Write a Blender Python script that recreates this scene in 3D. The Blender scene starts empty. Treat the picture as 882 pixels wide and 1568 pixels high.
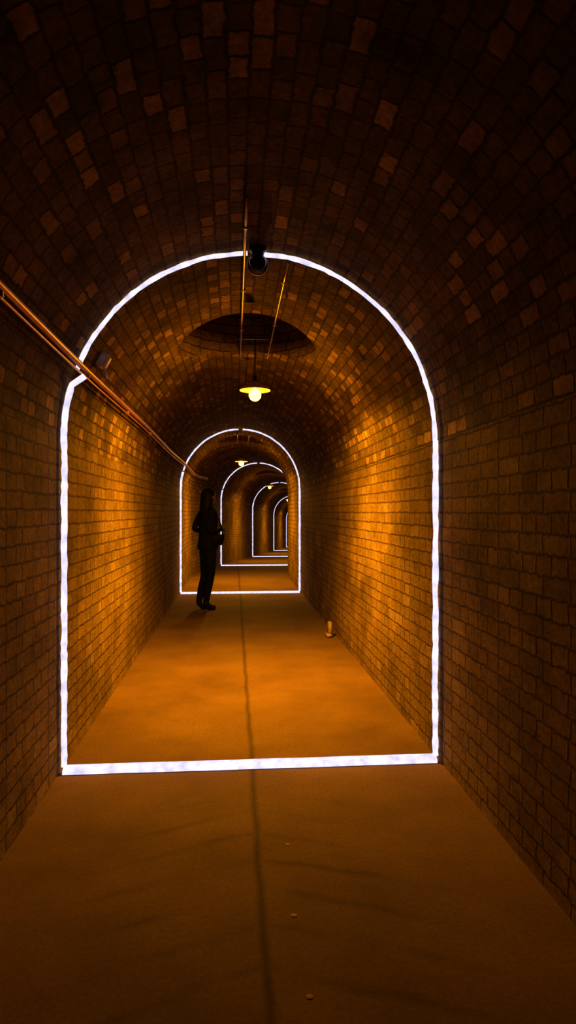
import bpy, bmesh, math, random
from mathutils import Vector, Matrix, noise
random.seed(7)
S=bpy.context.scene
S.view_settings.view_transform='Standard'
S.view_settings.look='None'
C=bpy.data.collections.new('tunnel'); S.collection.children.link(C)

# ------------------------------------------------------------ dimensions
R=1.035; SPR=1.79; AX=0.1075; Y0=-5.0; Y1=50.0
def sp(t,k=0.25):
    t=t/k
    return k*(t if t>30 else math.log1p(math.exp(t)))
def cx(y): return AX+0.155*sp(y-14.3)
def zo(y): return -0.033*sp(y-15.5,0.4)
LEDY=[3.575,11.2,17.85,24.6,33.0,41.5]
LAMPY=[5.3,12.8,20.6,28.6,37.0,45.5]
HY=5.28; HR=0.56

# ------------------------------------------------------------ helpers
def link(o,parent=None):
    C.objects.link(o)
    if parent: o.parent=parent
    return o
def obj(name,me,mat=None,parent=None,smooth=True):
    if mat is not None:
        me.materials.clear()
        for m in (mat if isinstance(mat,(list,tuple)) else [mat]): me.materials.append(m)
    if smooth:
        for p in me.polygons: p.use_smooth=True
    return link(bpy.data.objects.new(name,me),parent)
def empty(name,loc=(0,0,0)):
    e=bpy.data.objects.new(name,None); e.empty_display_size=0.1; e.location=loc
    return link(e)
def newmat(name):
    m=bpy.data.materials.new(name); m.use_nodes=True
    nt=m.node_tree; b=nt.nodes['Principled BSDF']
    return m,nt,b
def N(nt,t,**k):
    n=nt.nodes.new(t)
    for a,v in k.items():
        if a=='inp':
            for i,x in v.items(): n.inputs[i].default_value=x
        else: setattr(n,a,v)
    return n
def math_(nt,op,a,b=None,c=None):
    n=nt.nodes.new('ShaderNodeMath'); n.operation=op
    for i,x in enumerate((a,b,c)):
        if x is None: continue
        if isinstance(x,(int,float)): n.inputs[i].default_value=x
        else: nt.links.new(x,n.inputs[i])
    return n.outputs[0]
def simple(name,col,rough=0.6,metal=0.0,nscale=30,var=0.15,bump=0.1):
    m,nt,b=newmat(name)
    tc=N(nt,'ShaderNodeTexCoord'); nz=N(nt,'ShaderNodeTexNoise',inp={'Scale':nscale,'Detail':4})
    nt.links.new(tc.outputs['Object'],nz.inputs['Vector'])
    r=N(nt,'ShaderNodeValToRGB')
    r.color_ramp.elements[0].color=(*[c*(1-var*2) for c in col],1); r.color_ramp.elements[0].position=.3
    r.color_ramp.elements[1].color=(*[min(1,c*(1+var)) for c in col],1); r.color_ramp.elements[1].position=.7
    nt.links.new(nz.outputs['Fac'],r.inputs[0]); nt.links.new(r.outputs[0],b.inputs['Base Color'])
    b.inputs['Roughness'].default_value=rough; b.inputs['Metallic'].default_value=metal
    bp=N(nt,'ShaderNodeBump',inp={'Strength':bump,'Distance':0.002})
    nt.links.new(nz.outputs['Fac'],bp.inputs['Height']); nt.links.new(bp.outputs[0],b.inputs['Normal'])
    return m

# ------------------------------------------------------------ materials
def brick_mat(name,dark=1.0,prot=.35,vault=False,bdist=.007):
    m,nt,b=newmat(name); L=nt.links
    uv=N(nt,'ShaderNodeUVMap',uv_map='UVMap')
    nzd=N(nt,'ShaderNodeTexNoise',inp={'Scale':20.0,'Detail':5,'Roughness':.6})
    L.new(uv.outputs[0],nzd.inputs['Vector'])
    sub=N(nt,'ShaderNodeVectorMath',operation='SUBTRACT'); L.new(nzd.outputs['Color'],sub.inputs[0]); sub.inputs[1].default_value=(.5,.5,.5)
    sc=N(nt,'ShaderNodeVectorMath',operation='SCALE'); L.new(sub.outputs[0],sc.inputs[0]); sc.inputs['Scale'].default_value=0.034
    ad=N(nt,'ShaderNodeVectorMath',operation='ADD'); L.new(uv.outputs[0],ad.inputs[0]); L.new(sc.outputs[0],ad.inputs[1])
    br=N(nt,'ShaderNodeTexBrick',offset=0.5,squash=1.7 if not vault else 1.35,squash_frequency=2,inp={'Color1':(0,0,0,1),'Color2':(1,1,1,1),'Mortar':(.5,.5,.5,1),'Scale':1.0,
        'Mortar Size':0.010,'Mortar Smooth':1.0,'Bias':0.0,'Brick Width':0.12 if not vault else .108,'Row Height':0.078 if not vault else .073})
    L.new(ad.outputs[0],br.inputs['Vector'])
    rmp=N(nt,'ShaderNodeValToRGB'); cr=rmp.color_ramp
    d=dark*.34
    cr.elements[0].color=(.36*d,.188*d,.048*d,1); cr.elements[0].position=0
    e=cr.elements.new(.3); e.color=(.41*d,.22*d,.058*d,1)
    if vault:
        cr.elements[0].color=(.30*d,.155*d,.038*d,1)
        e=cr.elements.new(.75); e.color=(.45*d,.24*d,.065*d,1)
        cr.elements[-1].color=(1.15*d,.59*d,.15*d,1); cr.elements[-1].position=1.0  # few bright bricks: light caught by protruding ones, painted into their colour
    else:
        e=cr.elements.new(.85); e.color=(.45*d,.24*d,.065*d,1)
        cr.elements[-1].color=(.56*d,.31*d,.09*d,1); cr.elements[-1].position=1
    L.new(br.outputs['Color'],rmp.inputs[0])
    g=N(nt,'ShaderNodeTexNoise',inp={'Scale':2.2,'Detail':6,'Roughness':.7}); L.new(uv.outputs[0],g.inputs['Vector'])
    gr=N(nt,'ShaderNodeMapRange',inp={'From Min':.3,'From Max':.7,'To Min':.42 if not vault else .3,'To Max':1.35 if not vault else 1.6}); L.new(g.outputs['Fac'],gr.inputs[0])
    f=N(nt,'ShaderNodeTexNoise',inp={'Scale':34,'Detail':8,'Roughness':.8}); L.new(uv.outputs[0],f.inputs['Vector'])
    fr=N(nt,'ShaderNodeMapRange',inp={'From Min':.3,'From Max':.7,'To Min':.4,'To Max':1.6}); L.new(f.outputs['Fac'],fr.inputs[0])
    mul=math_(nt,'MULTIPLY',gr.outputs[0],fr.outputs[0])
    mx=N(nt,'ShaderNodeMix',data_type='RGBA'); L.new(br.outputs['Fac'],mx.inputs[0]); L.new(rmp.outputs[0],mx.inputs[6]); mx.inputs[7].default_value=(.17*d,.086*d,.022*d,1)
    vs=N(nt,'ShaderNodeVectorMath',operation='SCALE'); L.new(mx.outputs[2],vs.inputs[0]); L.new(mul,vs.inputs['Scale'])
    L.new(vs.outputs[0],b.inputs['Base Color']); b.inputs['Roughness'].default_value=.95
    b.inputs['Specular IOR Level'].default_value=.03
    inv=math_(nt,'SUBTRACT',1.0,br.outputs['Fac'])
    pr=math_(nt,'MULTIPLY_ADD',br.outputs['Color'],prot,1-prot)
    h=math_(nt,'MULTIPLY',inv,pr)
    h2=math_(nt,'MULTIPLY_ADD',f.outputs['Fac'],1.3,h)
    bp=N(nt,'ShaderNodeBump',inp={'Strength':1.0,'Distance':bdist}); L.new(h2,bp.inputs['Height']); L.new(bp.outputs[0],b.inputs['Normal'])
    return m
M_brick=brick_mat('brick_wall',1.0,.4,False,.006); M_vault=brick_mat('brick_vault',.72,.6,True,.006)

def floor_mat():
    m,nt,b=newmat('concrete_floor'); L=nt.links
    tc=N(nt,'ShaderNodeTexCoord'); P=tc.outputs['Object']
    s=N(nt,'ShaderNodeSeparateXYZ'); L.new(P,s.inputs[0])
    wob=N(nt,'ShaderNodeTexNoise',inp={'Scale':3.0,'Detail':3}); L.new(P,wob.inputs['Vector'])
    w=math_(nt,'MULTIPLY_ADD',wob.outputs['Fac'],0.04,-0.02)
    xc=math_(nt,'ADD',math_(nt,'SUBTRACT',s.outputs[0],AX-.01),w)
    ax=math_(nt,'ABSOLUTE',xc)
    jm=N(nt,'ShaderNodeMapRange',inp={'From Min':.002,'From Max':.025,'To Min':1,'To Max':0}); L.new(ax,jm.inputs[0])
    t=math_(nt,'ADD',math_(nt,'MULTIPLY_ADD',ax,0.42,s.outputs[1]),math_(nt,'MULTIPLY',w,2.0))
    fr=math_(nt,'FRACT',math_(nt,'DIVIDE',t,0.21))
    d=math_(nt,'ABSOLUTE',math_(nt,'SUBTRACT',fr,.5))
    gm=N(nt,'ShaderNodeMapRange',inp={'From Min':.0,'From Max':.18,'To Min':1,'To Max':0}); L.new(d,gm.inputs[0])
    yl=N(nt,'ShaderNodeMapRange',inp={'From Min':2.7,'From Max':3.3,'To Min':1,'To Max':0}); L.new(s.outputs[1],yl.inputs[0])
    xl=N(nt,'ShaderNodeMapRange',inp={'From Min':.45,'From Max':.75,'To Min':1,'To Max':0}); L.new(ax,xl.inputs[0])
    pn=N(nt,'ShaderNodeTexNoise',inp={'Scale':2.3,'Detail':3}); L.new(P,pn.inputs['Vector'])
    pm=N(nt,'ShaderNodeMapRange',inp={'From Min':.42,'From Max':.62,'To Min':0.08,'To Max':.7}); L.new(pn.outputs['Fac'],pm.inputs[0])
    gro=math_(nt,'MULTIPLY',math_(nt,'MULTIPLY',gm.outputs[0],yl.outputs[0]),math_(nt,'MULTIPLY',xl.outputs[0],pm.outputs[0]))
    jj=math_(nt,'MULTIPLY',jm.outputs[0],.55)
    dk=math_(nt,'MAXIMUM',math_(nt,'MULTIPLY',gro,.55),jj)
    n1=N(nt,'ShaderNodeTexNoise',inp={'Scale':1.6,'Detail':6,'Roughness':.6}); L.new(P,n1.inputs['Vector'])
    n2=N(nt,'ShaderNodeTexNoise',inp={'Scale':60,'Detail':6,'Roughness':.7}); L.new(P,n2.inputs['Vector'])
    r=N(nt,'ShaderNodeValToRGB'); r.color_ramp.elements[0].color=(.066,.031,.008,1); r.color_ramp.elements[0].position=.3
    r.color_ramp.elements[1].color=(.110,.053,.013,1); r.color_ramp.elements[1].position=.68
    L.new(n1.outputs['Fac'],r.inputs[0])
    k=math_(nt,'MULTIPLY',math_(nt,'SUBTRACT',1.0,dk),math_(nt,'MULTIPLY_ADD',n2.outputs['Fac'],1.1,.45))
    vs=N(nt,'ShaderNodeVectorMath',operation='SCALE'); L.new(r.outputs[0],vs.inputs[0]); L.new(k,vs.inputs['Scale'])
    L.new(vs.outputs[0],b.inputs['Base Color'])
    b.inputs['Roughness'].default_value=.8; b.inputs['Specular IOR Level'].default_value=.04
    hh=math_(nt,'MULTIPLY_ADD',n2.outputs['Fac'],.3,math_(nt,'MULTIPLY',math_(nt,'MAXIMUM',gro,jj),-1.0))
    bp=N(nt,'ShaderNodeBump',inp={'Strength':.5,'Distance':0.006}); L.new(hh,bp.inputs['Height']); L.new(bp.outputs[0],b.inputs['Normal'])
    return m
M_floor=floor_mat()

def emis(name,col,st,var=0.0,scale=40):
    m=bpy.data.materials.new(name); m.use_nodes=True; nt=m.node_tree; nt.nodes.clear()
    o=nt.nodes.new('ShaderNodeOutputMaterial'); e=nt.nodes.new('ShaderNodeEmission'); e.inputs[0].default_value=(*col,1); e.inputs[1].default_value=st
    nt.links.new(e.outputs[0],o.inputs[0])
    if var:
        tc=N(nt,'ShaderNodeTexCoord'); nz=N(nt,'ShaderNodeTexNoise',inp={'Scale':scale,'Detail':2}); nt.links.new(tc.outputs['Object'],nz.inputs['Vector'])
        mr=N(nt,'ShaderNodeMapRange',inp={'From Min':.3,'From Max':.7,'To Min':st*(1-var),'To Max':st*(1+var)}); nt.links.new(nz.outputs['Fac'],mr.inputs[0]); nt.links.new(mr.outputs[0],e.inputs[1])
    return m
M_led=emis('led_glow',(.76,.70,1.0),1.3,.25,18); M_led.cycles.emission_sampling='NONE'
M_ledf=emis('led_glow_floor',(.74,.64,.98),.84,.10,5); M_ledf.cycles.emission_sampling='NONE'
M_bulb=emis('bulb_glow',(1,.55,.05),14.0)
M_pipe=simple('copper_conduit',(.5,.2,.09),.40,.7,20)
M_steel=simple('galvanised_conduit',(.35,.2,.11),.35,.8,40)
M_enamel=simple('enamel_shade',(.6,.4,.2),.35)
M_black=simple('black_plastic',(.01,.01,.011),.4)
M_box=simple('box_plastic',(.75,.52,.34),.5)

# ------------------------------------------------------------ shell
def ys_list():
    ys=[]; y=Y0
    while y<Y1: ys.append(y); y+=0.4 if y<13 or y>16 else 0.1
    ys.append(Y1); return ys
def grid(name,prof,mat,ys,flip=False):
    bm=bmesh.new(); uvl=bm.loops.layers.uv.new('UVMap'); rows=[]
    for y in ys: rows.append([bm.verts.new((cx(y)+dx,y,z+zo(y))) for dx,z,v in prof])
    for i in range(len(ys)-1):
        for j in range(len(prof)-1):
            vs=[rows[i][j],rows[i+1][j],rows[i+1][j+1],rows[i][j+1]]
            uv=[(ys[i],prof[j][2]),(ys[i+1],prof[j][2]),(ys[i+1],prof[j+1][2]),(ys[i],prof[j+1][2])]
            if flip: vs.reverse(); uv.reverse()
            f=bm.faces.new(vs)
            for l,u in zip(f.loops,uv): l[uvl].uv=u
    me=bpy.data.meshes.new(name); bm.to_mesh(me); bm.free(); return me
ys=ys_list()
obj('wall_left',grid('wall_left',[(-R,0,0),(-R,.9,.9),(-R,SPR,SPR)],None,ys,True),M_brick)
obj('wall_right',grid('wall_right',[(R,0,10.0),(R,.9,10.9),(R,SPR,10+SPR)],None,ys,False),M_brick)
obj('floor',grid('floor',[(-R-.02,0,0),(0,0,R),(R+.02,0,2*R)],None,ys,False),M_floor)
def build_vault():
    bm=bmesh.new(); uvl=bm.loops.layers.uv.new('UVMap')
    def P(a,y): return (cx(y)+R*math.sin(a),y,SPR+zo(y)+R*math.cos(a))
    def quad(c):
        vs=[bm.verts.new(P(a,y)) for a,y in c]
        f=bm.faces.new(vs)
        for l,(a,y) in zip(f.loops,c): l[uvl].uv=(y,SPR+(a+math.pi/2)*R)
    na=64; A=[-math.pi/2+math.pi*i/na for i in range(na+1)]
    ya,yb=HY-.8,HY+.8; i0,i1=14,50
    yy=sorted([y for y in ys if not (ya-.02<y<yb+.02)]+[ya,yb])
    for k in range(len(yy)-1):
        for j in range(na):
            if abs(yy[k]-ya)<1e-6 and i0<=j<i1: continue
            quad([(A[j],yy[k]),(A[j+1],yy[k]),(A[j+1],yy[k+1]),(A[j],yy[k+1])])
    a0=A[i1]; nseg=96; rings=6
    def pt(k,t):
        ph=2*math.pi*k/nseg; c,s=math.cos(ph),math.sin(ph)
        inner=(math.asin(HR*c/R),HY+HR*s)
        m=min(a0/abs(c) if abs(c)>1e-9 else 1e9, .8/abs(s) if abs(s)>1e-9 else 1e9)
        outer=(c*m,HY+s*m)
        return (inner[0]*(1-t)+outer[0]*t, inner[1]*(1-t)+outer[1]*t)
    for k in range(nseg):
        for r in range(rings):
            quad([pt(k,r/rings),pt(k,(r+1)/rings),pt(k+1,(r+1)/rings),pt(k+1,r/rings)])
    bmesh.ops.remove_doubles(bm,verts=bm.verts,dist=1e-4)
    bmesh.ops.recalc_face_normals(bm,faces=bm.faces)
    me=bpy.data.meshes.new('ceiling'); bm.to_mesh(me); bm.free(); return me
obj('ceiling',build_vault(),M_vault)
bm=bmesh.new(); uvl=bm.loops.layers.uv.new('UVMap'); n=96
for k in range(n):
    c=[]
    for kk,top in ((k,0),(k+1,0),(k+1,1),(k,1)):
        ph=2*math.pi*kk/n; x=HR*math.cos(ph); y=HY+HR*math.sin(ph)
        z=SPR+math.sqrt(R*R-x*x)-.002 if not top else 6.5
        c.append(((AX+x,y,z),(ph*HR,z)))
    f=bm.faces.new([bm.verts.new(q[0]) for q in c])
    for l,q in zip(f.loops,c): l[uvl].uv=q[1]
f=bm.faces.new([bm.verts.new((AX+HR*math.cos(2*math.pi*k/n),HY+HR*math.sin(2*math.pi*k/n),6.5)) for k in range(n)])
bmesh.ops.remove_doubles(bm,verts=bm.verts,dist=1e-4)
me=bpy.data.meshes.new('shaft'); bm.to_mesh(me); bm.free()
obj('ceiling_ventilation_shaft',me,brick_mat('brick_shaft',.9),smooth=False)  # shaft brick slightly darker than the wall brick
for nm,y in (('wall_back',Y1),('wall_front',Y0)):
    bm=bmesh.new(); uvl=bm.loops.layers.uv.new('UVMap')
    pts=[(-R,0),(R,0),(R,SPR)]+[(R*math.cos(a),SPR+R*math.sin(a)) for a in [math.pi*i/32 for i in range(1,32)]]+[(-R,SPR)]
    f=bm.faces.new([bm.verts.new((cx(y)+a,y,zo(y)+b)) for a,b in pts])
    for l,q in zip(f.loops,pts): l[uvl].uv=q
    me=bpy.data.meshes.new(nm); bm.to_mesh(me); bm.free(); obj(nm,me,M_brick,smooth=False)

# ------------------------------------------------------------ tube tool
def tube_bm(bm,pts,rad,seg=8,cap=True,mi=0,jit=0.0):
    pts=[Vector(p) for p in pts]; rings=[]; up=None
    for i,p in enumerate(pts):
        t=(pts[min(i+1,len(pts)-1)]-pts[max(i-1,0)]).normalized()
        if up is None:
            up=Vector((0,1,0)) if abs(t.y)<.9 else Vector((0,0,1))
        a=(up-t*up.dot(t)).normalized(); b=t.cross(a); up=a
        r=rad[i] if isinstance(rad,(list,tuple)) else rad
        r*=1+random.uniform(-jit,jit)
        rings.append([bm.verts.new(p+a*math.cos(2*math.pi*k/seg)*r+b*math.sin(2*math.pi*k/seg)*r) for k in range(seg)])
    for i in range(len(rings)-1):
        for k in range(seg):
            f=bm.faces.new([rings[i][k],rings[i][(k+1)%seg],rings[i+1][(k+1)%seg],rings[i+1][k]]); f.material_index=mi
    if cap:
        for q,rv in ((rings[0],True),(rings[-1],False)):
            f=bm.faces.new(list(reversed(q)) if rv else q); f.material_index=mi
def box_bm(bm,c,s,mi=0,bev=0.0,rot=None):
    r=bmesh.ops.create_cube(bm,size=1)
    M=Matrix.Translation(c)@(rot or Matrix.Identity(4))@Matrix.Diagonal((*s,1))
    bmesh.ops.transform(bm,matrix=M,verts=r['verts'])
    fs={f for v in r['verts'] for f in v.link_faces}
    for f in fs: f.material_index=mi
    if bev:
        es={e for v in r['verts'] for e in v.link_edges}
        bmesh.ops.bevel(bm,geom=list(es),offset=bev,segments=2,affect='EDGES')
def lathe_bm(bm,prof,c,seg=32,mi=0):
    rings=[]
    for r,z in prof:
        if r<1e-5: rings.append([bm.verts.new((c[0],c[1],c[2]+z))])
        else: rings.append([bm.verts.new((c[0]+r*math.cos(2*math.pi*k/seg),c[1]+r*math.sin(2*math.pi*k/seg),c[2]+z)) for k in range(seg)])
    for a,b in zip(rings,rings[1:]):
        for k in range(seg):
            if len(a)==1 and len(b)==1: continue
            if len(a)==1: f=bm.faces.new([a[0],b[(k+1)%seg],b[k]])
            elif len(b)==1: f=bm.faces.new([a[k],a[(k+1)%seg],b[0]])
            else: f=bm.faces.new([a[k],a[(k+1)%seg],b[(k+1)%seg],b[k]])
            f.material_index=mi
def fin(bm,name,mat,parent=None,smooth=True):
    me=bpy.data.meshes.new(name); bm.to_mesh(me); bm.free(); return obj(name,me,mat,parent,smooth)

# ------------------------------------------------------------ LED arches
def led(y,first=False):
    bm=bmesh.new(); X=cx(y); Z=zo(y); rr=R-.022; r=.0165
    w=lambda s: 0.004*noise.noise(Vector((s*9,y,0)))+0.0015*noise.noise(Vector((s*30,y,3)))
    L=[]
    z=.03
    while z<SPR+.30:
        a=0 if z<SPR else math.asin((z-SPR)/rr)
        L.append((X-rr*math.cos(a)+w(z),y+w(z+5),Z+z)); z+=.03
    if first:
        a1=math.asin(.335/rr)
        L.append((X-(rr-.055)*math.cos(a1),y-.01,Z+SPR+.325))
    tube_bm(bm,L,r,8,jit=.16)
    a=math.asin(.36/rr) if first else math.asin(.30/rr)
    def arc(a0,a1):
        P=[]; nn=max(2,int(abs(a1-a0)*rr/.03))
        for i in range(nn+1):
            t=a0+(a1-a0)*i/nn
            q=rr+w(t*rr+11)
            P.append((X+q*math.cos(t),y+w(t+20),Z+SPR+q*math.sin(t)))
        return P
    g=.035
    tube_bm(bm,arc(math.pi-a,math.pi/2+g),r*.8,8,jit=.16)
    Pa=arc(math.pi/2-g,0); Pr=list(Pa)
    z=SPR
    while z>.03: Pr.append((X+rr+w(z+40),y+w(z+50),Z+z)); z-=.03
    Pr.append((X+rr,y,Z+.03))
    tube_bm(bm,Pr,[r*.8]*len(Pa)+[r]*(len(Pr)-len(Pa)),8,jit=.16)
    prof=[(-.042,0.0),(-.038,.018),(-.022,.030),(.022,.030),(.038,.018),(.042,0.0)]
    nx=40; rows=[]
    for i in range(nx+1):
        x=X-rr+2*rr*i/nx; dy=.006*noise.noise(Vector((x*3,y,9)))
        rows.append([bm.verts.new((x,y+a_+dy,Z+b_+.001)) for a_,b_ in prof])
    for i in range(nx):
        for j in range(len(prof)-1):
            f=bm.faces.new([rows[i][j],rows[i+1][j],rows[i+1][j+1],rows[i][j+1]]); f.material_index=1
    bm.faces.new(rows[0]).material_index=1; bm.faces.new(rows[-1]).material_index=1
    fin(bm,'led_light_arch',[M_led,M_ledf])
for i,y in enumerate(LEDY): led(y,i==0)

# ------------------------------------------------------------ pendant lamps
def lamp(y):
    X=cx(y)+(.06 if abs(y-5.3)<.1 else .03); Z=zo(y)+2.38
    e=empty('pendant_lamp',(X,y,Z))
    bm=bmesh.new()
    lathe_bm(bm,[(.028,.065),(.034,.058),(.05,.046),(.09,.028),(.122,.004),(.127,-.004),(.122,-.006),(.088,.020),(.05,.036),(.0,.042)],(0,0,0),40)
    fin(bm,'shade',M_enamel,e)
    bm=bmesh.new()
    lathe_bm(bm,[(0,.12),(.014,.118),(.018,.10),(.018,.06),(.02,.03),(.02,.014),(0,.012)],(0,0,0),20)
    top=.435 if abs(y-5.3)>.1 else .42
    tube_bm(bm,[(0,0,.11),(0,0,top)],.006,10)
    box_bm(bm,(0,0,top-.005),(.30,.025,.012),0,.003)
    fin(bm,'stem',M_black,e)
    bm=bmesh.new(); br=.050
    pr=[(0,-.092)]+[(br*math.sin(t),-.042-br*math.cos(t)) for t in [math.pi*i/12 for i in range(1,10)]]+[(.018,.008),(.016,.014)]
    lathe_bm(bm,pr,(0,0,0),20)
    fin(bm,'bulb',M_bulb,e)
    # light thrown by the bulb: downward pool, shade-limited side light, spill past the rim
    q=1.0 if y<6 else .65 if y<15 else .42
    for nm,kind,en,ang,bl,g in (('bulb_pool','SPOT',1120,134,1.0,.46),('bulb_side','SPOT',235,178,.25,.46),('bulb_spill','POINT',40,0,0,.42)):
        ld=bpy.data.lights.new(nm,kind); ld.energy=en*q; ld.color=(1,g,.012); ld.shadow_soft_size=.03
        if kind=='SPOT': ld.spot_size=math.radians(ang); ld.spot_blend=bl
        lo=link(bpy.data.objects.new(nm,ld),e); lo.location=(0,0,-.126)
for y in LAMPY: lamp(y)

def conduit(x,ya,yb,z=2.785,r=.008,name='ceiling_conduit'):
    bm=bmesh.new(); P=[]; y=ya
    while y<yb+.01:
        P.append((cx(y)-AX+x,y,zo(y)+z+.003*math.sin(y*3))); y+=.25
    tube_bm(bm,P,r,10)
    y=ya+.3
    while y<yb-.2:
        box_bm(bm,(cx(y)-AX+x,y,zo(y)+z),(.03,.02,.024),0,.004); y+=.9
    fin(bm,name,M_steel)
conduit(.055,2.9,5.95); conduit(.30,3.65,5.95)
conduit(.06,11.6,13.5); conduit(.27,11.7,13.5)

# wall pipe
bm=bmesh.new(); P=[]; y=Y0+.1
def wx(z,y): return cx(y)-math.sqrt(max(0,R*R-(z-SPR)**2))
while y<15.4:
    z=2.175+.006*math.sin(y*1.3); P.append((wx(z,y)+.045,y,z)); y+=.2
P+= [(wx(2.17,15.5)+.035,15.5,2.17),(wx(2.17,15.55)+.01,15.56,2.165)]
tube_bm(bm,P,.0165,12)
P2=[(p[0]-.006,p[1],p[2]-.036) for p in P]
tube_bm(bm,P2,.006,8)
y=-4.5
while y<15:
    x=wx(2.17,y); box_bm(bm,(x+.03,y,2.165),(.045,.025,.065),0,.006); y+=1.37
fin(bm,'wall_pipe',M_pipe)
bm=bmesh.new()
zz=2.29; x=wx(zz,3.95); rot=Matrix.Rotation(math.radians(28),4,'Y')
box_bm(bm,(x+.02,3.95,zz),(.05,.08,.085),0,.008,rot)
box_bm(bm,(x+.048,3.95,zz-.012),(.012,.065,.07),0,.004,rot)
tube_bm(bm,[(x+.025,3.95,zz-.03),(x+.04,3.95,zz-.08),(x+.045,3.95,2.18)],.007,8)
fin(bm,'junction_box',M_box)

# unlit globe lamp at the crown of the first arch
e=empty('globe_ceiling_lamp',(AX+.018,3.53,2.725))
bm=bmesh.new()
lathe_bm(bm,[(0,.085),(.036,.084),(.038,.075),(.034,.055),(.025,.04),(0,.04)],(0,0,0),28); box_bm(bm,(0,0,.085),(.09,.05,.022),0,.004)
fin(bm,'base',M_black,e)
bm=bmesh.new()
lathe_bm(bm,[(0,-.052)]+[(.052*math.sin(t),-.052*math.cos(t)) for t in [math.pi*i/20 for i in range(1,18)]]+[(.02,.055),(0,.055)],(0,0,0),32)
mg=simple('smoked_globe',(.02,.012,.008),.12,0,5,.1,0)
fin(bm,'globe',mg,e)
bm=bmesh.new(); tube_bm(bm,[(.054*math.cos(a),-.0,.054*math.sin(a)) for a in [2*math.pi*i/36 for i in range(37)]],.005,8,cap=False)
fin(bm,'guard_ring',simple('guard_metal',(.8,.8,.95),.45,.5),e)

bm=bmesh.new(); box_bm(bm,(0,0,.085),(.035,.10,.17),0,.008); box_bm(bm,(-.012,0,.02),(.06,.12,.04),0,.008)
o=fin(bm,'door_wedge_block',simple('pale_wood',(.22,.12,.05),.6)); o.location=(cx(7.2)+R-.085,7.2,.002); o.rotation_euler=(0,0,.1)

bm=bmesh.new()
for (x,y,s) in [(.215,1.86,.011),(.205,2.24,.011),(.222,2.72,.010)]:
    pr=[(s*math.cos(t)*(1),s*.25*math.sin(t)) for t in [math.pi/2*i/6 for i in range(0,6)]]+[(0,s*.25)]
    lathe_bm(bm,pr,(x,y,0.0005),18)
mw,nt,b=newmat('pebble_painted_glint'); b.inputs['Base Color'].default_value=(.26,.10,.014,1); b.inputs['Roughness'].default_value=.6; b.inputs['Specular IOR Level'].default_value=.1  # lamp glints painted as amber colour on low, matte pebble domes
nz=N(nt,'ShaderNodeTexNoise',inp={'Scale':80}); bp=N(nt,'ShaderNodeBump',inp={'Strength':.4,'Distance':.003}); nt.links.new(nz.outputs['Fac'],bp.inputs['Height']); nt.links.new(bp.outputs[0],b.inputs['Normal'])
fin(bm,'pebbles_painted_glint',mw)

# ------------------------------------------------------------ person
def skin(name,V,E,Rd,root=0,sub=2):
    me=bpy.data.meshes.new(name); me.from_pydata(V,E,[]); o=bpy.data.objects.new(name,me); C.objects.link(o)
    md=o.modifiers.new('s','SKIN'); md.use_smooth_shade=True
    for i,r in enumerate(Rd):
        rr=r if isinstance(r,tuple) else (r,r)
        me.skin_vertices[0].data[i].radius=rr; me.skin_vertices[0].data[i].use_root=(i==root)
    o.modifiers.new('d','SUBSURF').levels=sub
    o.modifiers['d'].render_levels=sub
    bpy.context.view_layer.update()
    dg=bpy.context.evaluated_depsgraph_get()
    m2=bpy.data.meshes.new_from_object(o.evaluated_get(dg)); bpy.data.objects.remove(o); m2.name=name
    return m2
M_skin=simple('skin',(.16,.09,.055),.6,0,20,.05,.02)
M_jack=simple('jacket_cloth',(.006,.004,.004),.9); M_trou=simple('trouser_cloth',(.006,.005,.005),.95)
M_shoe=simple('shoe_leather',(.008,.006,.005),.6); M_hair=simple('dark_hair',(.008,.005,.003),.6,0,90,.3,.5)
M_bag=simple('bag_leather',(.008,.005,.004),.7)
for m in (M_jack,M_trou,M_shoe,M_hair,M_bag): m.node_tree.nodes['Principled BSDF'].inputs['Specular IOR Level'].default_value=.1
pe=empty('person',(-.425,9.35,0)); h=0.0
V=[(h,0,.93),(h,.0,1.06),(h,.0,1.2),(h,-.005,1.33),(h,0,1.43),(h,.005,1.50),(h,.02,1.57),
   (-.08,0,.87),(-.07,.02,.66),(-.06,.02,.48),(-.055,-.02,.30),(-.05,-.05,.09),(-.052,.02,.045),(-.058,.11,.032),
   (.08,0,.87),(.07,.03,.66),(.06,.05,.48),(.055,.03,.30),(.05,.01,.09),(.055,.08,.045),(.065,.17,.032),
   (-.15,0,1.405),(-.19,-.07,1.28),(-.20,-.135,1.14),(-.165,.02,1.11),(-.085,.15,1.13),
   (.15,0,1.405),(.19,-.05,1.28),(.20,-.09,1.13),(.165,.06,1.12),(.085,.17,1.15)]
E=[(0,1),(1,2),(2,3),(3,4),(4,5),(5,6),(0,7),(7,8),(8,9),(9,10),(10,11),(11,12),(12,13),(0,14),(14,15),(15,16),(16,17),(17,18),(18,19),(19,20),
   (4,21),(21,22),(22,23),(23,24),(24,25),(4,26),(26,27),(27,28),(28,29),(29,30)]
leg=[.096,.084,.064,.060,.046,.042,.034]; arm=[.060,.050,.043,.036,.028]
Rd=[(.135,.105),(.12,.095),(.125,.1),(.14,.105),(.085,.075),.052,.05]+leg+leg+arm+arm
me=skin('body',V,E,Rd,0,2)
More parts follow.
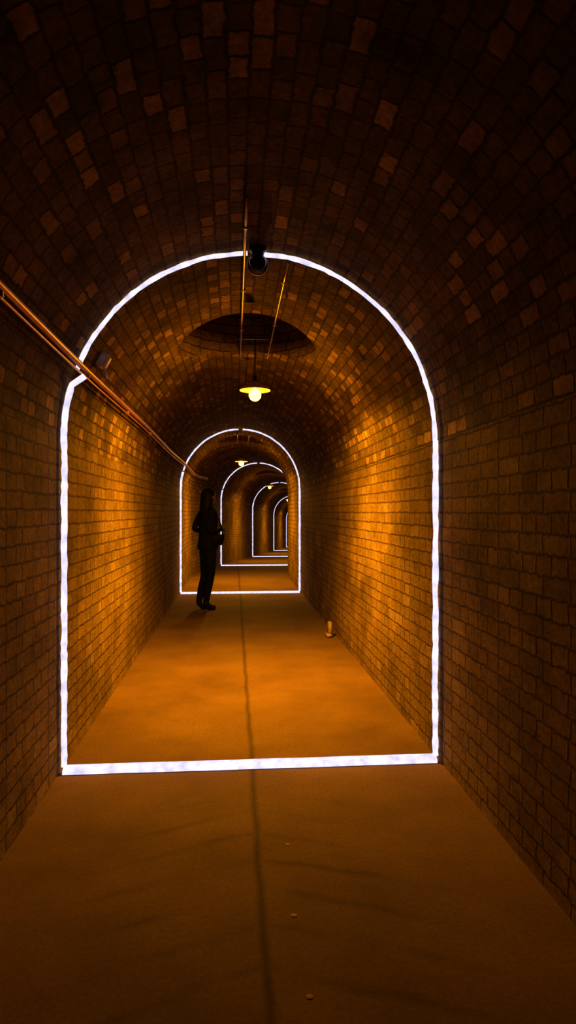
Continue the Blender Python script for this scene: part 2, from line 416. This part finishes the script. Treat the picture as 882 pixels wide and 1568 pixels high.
# settle both shoes flat on the floor
mz=[min(v.co.z for v in me.vertices if v.co.x*s>0) for s in (-1,1)]
for v in me.vertices:
    if v.co.z<.2:
        m0=mz[0] if v.co.x<0 else mz[1]
        t=(v.co.z-m0)/(.2-m0)
        z=.2*t
        if z<.016: z=.002
        v.co.z=z
o=obj('body',me,[M_jack,M_trou,M_shoe,M_skin],pe)
for p in me.polygons:
    c=p.center; p.material_index=2 if c.z<.10 else 1 if c.z<.92 else 3 if (c.z>1.49) else 0
bm=bmesh.new(); rings=[]
prof=[(.86,.165,.13),(.87,.170,.135),(.93,.168,.135),(1.02,.152,.125),(1.14,.155,.125),(1.27,.172,.13),(1.36,.170,.122),(1.42,.14,.10),(1.47,.085,.075),(1.515,.07,.066),(1.52,.058,.056)]
for z,a,b_ in prof:
    rings.append([bm.verts.new((h+a*math.cos(t)*(1+.03*math.sin(5*t+z*20)),b_*math.sin(t)*(1+.04*math.sin(4*t+z*17)),z)) for t in [2*math.pi*k/40 for k in range(40)]])
for a,b_ in zip(rings,rings[1:]):
    for k in range(40): bm.faces.new([a[k],a[(k+1)%40],b_[(k+1)%40],b_[k]])
fin(bm,'jacket',M_jack,pe)
bm=bmesh.new(); bmesh.ops.create_icosphere(bm,subdivisions=5,radius=1)
for v in bm.verts:
    x,y,z=v.co
    X=.074*x; Y=.093*y; Z=.115*z
    if z<0: X*=1-.28*z*z; Y*=1-.12*z*z if y>0 else 1-.35*z*z
    if y>0:
        Y+=.022*math.exp(-((x/.14)**2+((z+.12)/.2)**2))
        Y-=.010*math.exp(-(((abs(x)-.4)/.17)**2+((z-.05)/.12)**2))
        Y+=.006*math.exp(-((x/.3)**2+((z+.5)/.07)**2))
        Y+=.010*math.exp(-((x/.3)**2+((z+.85)/.15)**2))
    for sx in (-1,1):
        d=((y+.05)/.22)**2+((z+.03)/.26)**2
        if x*sx>.8 and d<1: X+=sx*.014*(1-d)
    v.co=(X,Y,Z)
HC=Vector((h,.03,1.60)); HR_=Matrix.Translation(HC)@Matrix.Rotation(math.radians(10),4,'Z')@Matrix.Rotation(math.radians(-10),4,'X')
bmesh.ops.transform(bm,matrix=HR_,verts=bm.verts); fin(bm,'head',M_skin,pe)
for sx,nm in ((-1,'eye_left'),(1,'eye_right')):
    bm=bmesh.new(); bmesh.ops.create_uvsphere(bm,u_segments=16,v_segments=10,radius=.012,matrix=HR_@Matrix.Translation((sx*.03,.070,.006))); fin(bm,nm,simple('eye',(.06,.05,.045),.3),pe)
bm=bmesh.new(); bmesh.ops.create_uvsphere(bm,u_segments=16,v_segments=8,radius=1,matrix=HR_@Matrix.Translation((0,.085,-.057))@Matrix.Diagonal((.022,.008,.006,1))); fin(bm,'mouth',simple('lips',(.15,.05,.04),.5),pe)
bm=bmesh.new(); rings=[]
hp=[(1.728,.012,.012,-.012),(1.722,.04,.05,-.01),(1.70,.066,.082,-.012),(1.66,.085,.098,-.02),(1.61,.091,.096,-.030),(1.56,.094,.092,-.038),(1.50,.097,.080,-.052),(1.43,.096,.062,-.075),(1.36,.086,.044,-.100),(1.31,.06,.028,-.115),(1.295,.02,.01,-.12)]
for z,a,b_,yo in hp:
    rings.append([bm.verts.new((HC.x+a*math.cos(t)*(1+.05*math.sin(9*t+z*9)),.02+yo+b_*math.sin(t)*(1+.05*math.sin(11*t)),z)) for t in [2*math.pi*k/56 for k in range(56)]])
for a,b_ in zip(rings,rings[1:]):
    for k in range(56): bm.faces.new([a[k],a[(k+1)%56],b_[(k+1)%56],b_[k]])
bm.faces.new(rings[0]); bm.faces.new(rings[-1]); fin(bm,'hair',M_hair,pe)
for sx,nm,w in ((-1,'hand_left',Vector((-.085,.15,1.135))),(1,'hand_right',Vector((.085,.17,1.155)))):
    f=Vector((-sx*.62,.75,.12)).normalized(); side=Vector((0,0,1)); nrm=f.cross(side).normalized()
    def W(a,b_,c): return tuple(w+f*a+side*b_+nrm*c*sx)
    V=[W(0,0,0),W(.035,0,0),W(.07,0,0)]; E=[(0,1),(1,2)]; Rd=[(.024,.02),(.034,.016),(.036,.014)]
    for k,(b_,ln) in enumerate(((.028,.070),(.010,.080),(-.009,.074),(-.027,.058))):
        i=len(V); V+= [W(.085,b_,0),W(.085+ln*.45,b_*1.1,.008),W(.085+ln*.75,b_*1.1,.022),W(.085+ln*.9,b_*1.1,.040)]
        E+=[(2,i),(i,i+1),(i+1,i+2),(i+2,i+3)]; Rd+=[.010,.009,.0085,.0075]
    i=len(V); V+=[W(.045,.04,.012),W(.07,.058,.022),W(.09,.062,.034)]; E+=[(1,i),(i,i+1),(i+1,i+2)]; Rd+=[.012,.010,.009]
    obj(nm,skin(nm,V,E,Rd,0,2),M_skin,pe)
bm=bmesh.new()
box_bm(bm,(.205,.05,1.0),(.06,.17,.15),0,.022); box_bm(bm,(.237,.05,1.03),(.014,.165,.09),0,.006)
tube_bm(bm,[(.205,-.03,1.06),(.20,-.115,1.2),(.10,-.135,1.36),(-.04,-.105,1.45),(-.115,0,1.475),(-.06,.09,1.42),(.06,.14,1.28),(.17,.14,1.14),(.205,.12,1.06)],.011,8)
fin(bm,'shoulder_bag',M_bag,pe)
Rz=Matrix.Rotation(math.radians(-62),4,'Z')
for o in [c for c in C.objects if c.parent==pe]:
    o.data.transform(Rz)
    for v in o.data.vertices: v.co.x+=.075*min(max(v.co.z,0),.95)/.95-.02

# ------------------------------------------------------------ world, camera
w=bpy.data.worlds.new('world'); S.world=w; w.use_nodes=True
w.node_tree.nodes['Background'].inputs[0].default_value=(.02,.012,.006,1); w.node_tree.nodes['Background'].inputs[1].default_value=.02
cd=bpy.data.cameras.new('camera'); cd.sensor_fit='VERTICAL'; cd.sensor_height=36; cd.sensor_width=36; cd.lens=36*1000/1568
cd.clip_start=.02
co=bpy.data.objects.new('camera',cd); S.collection.objects.link(co); co.location=(0,0,1.39); co.rotation_euler=(math.radians(90),0,math.radians(-4.7))
S.camera=co
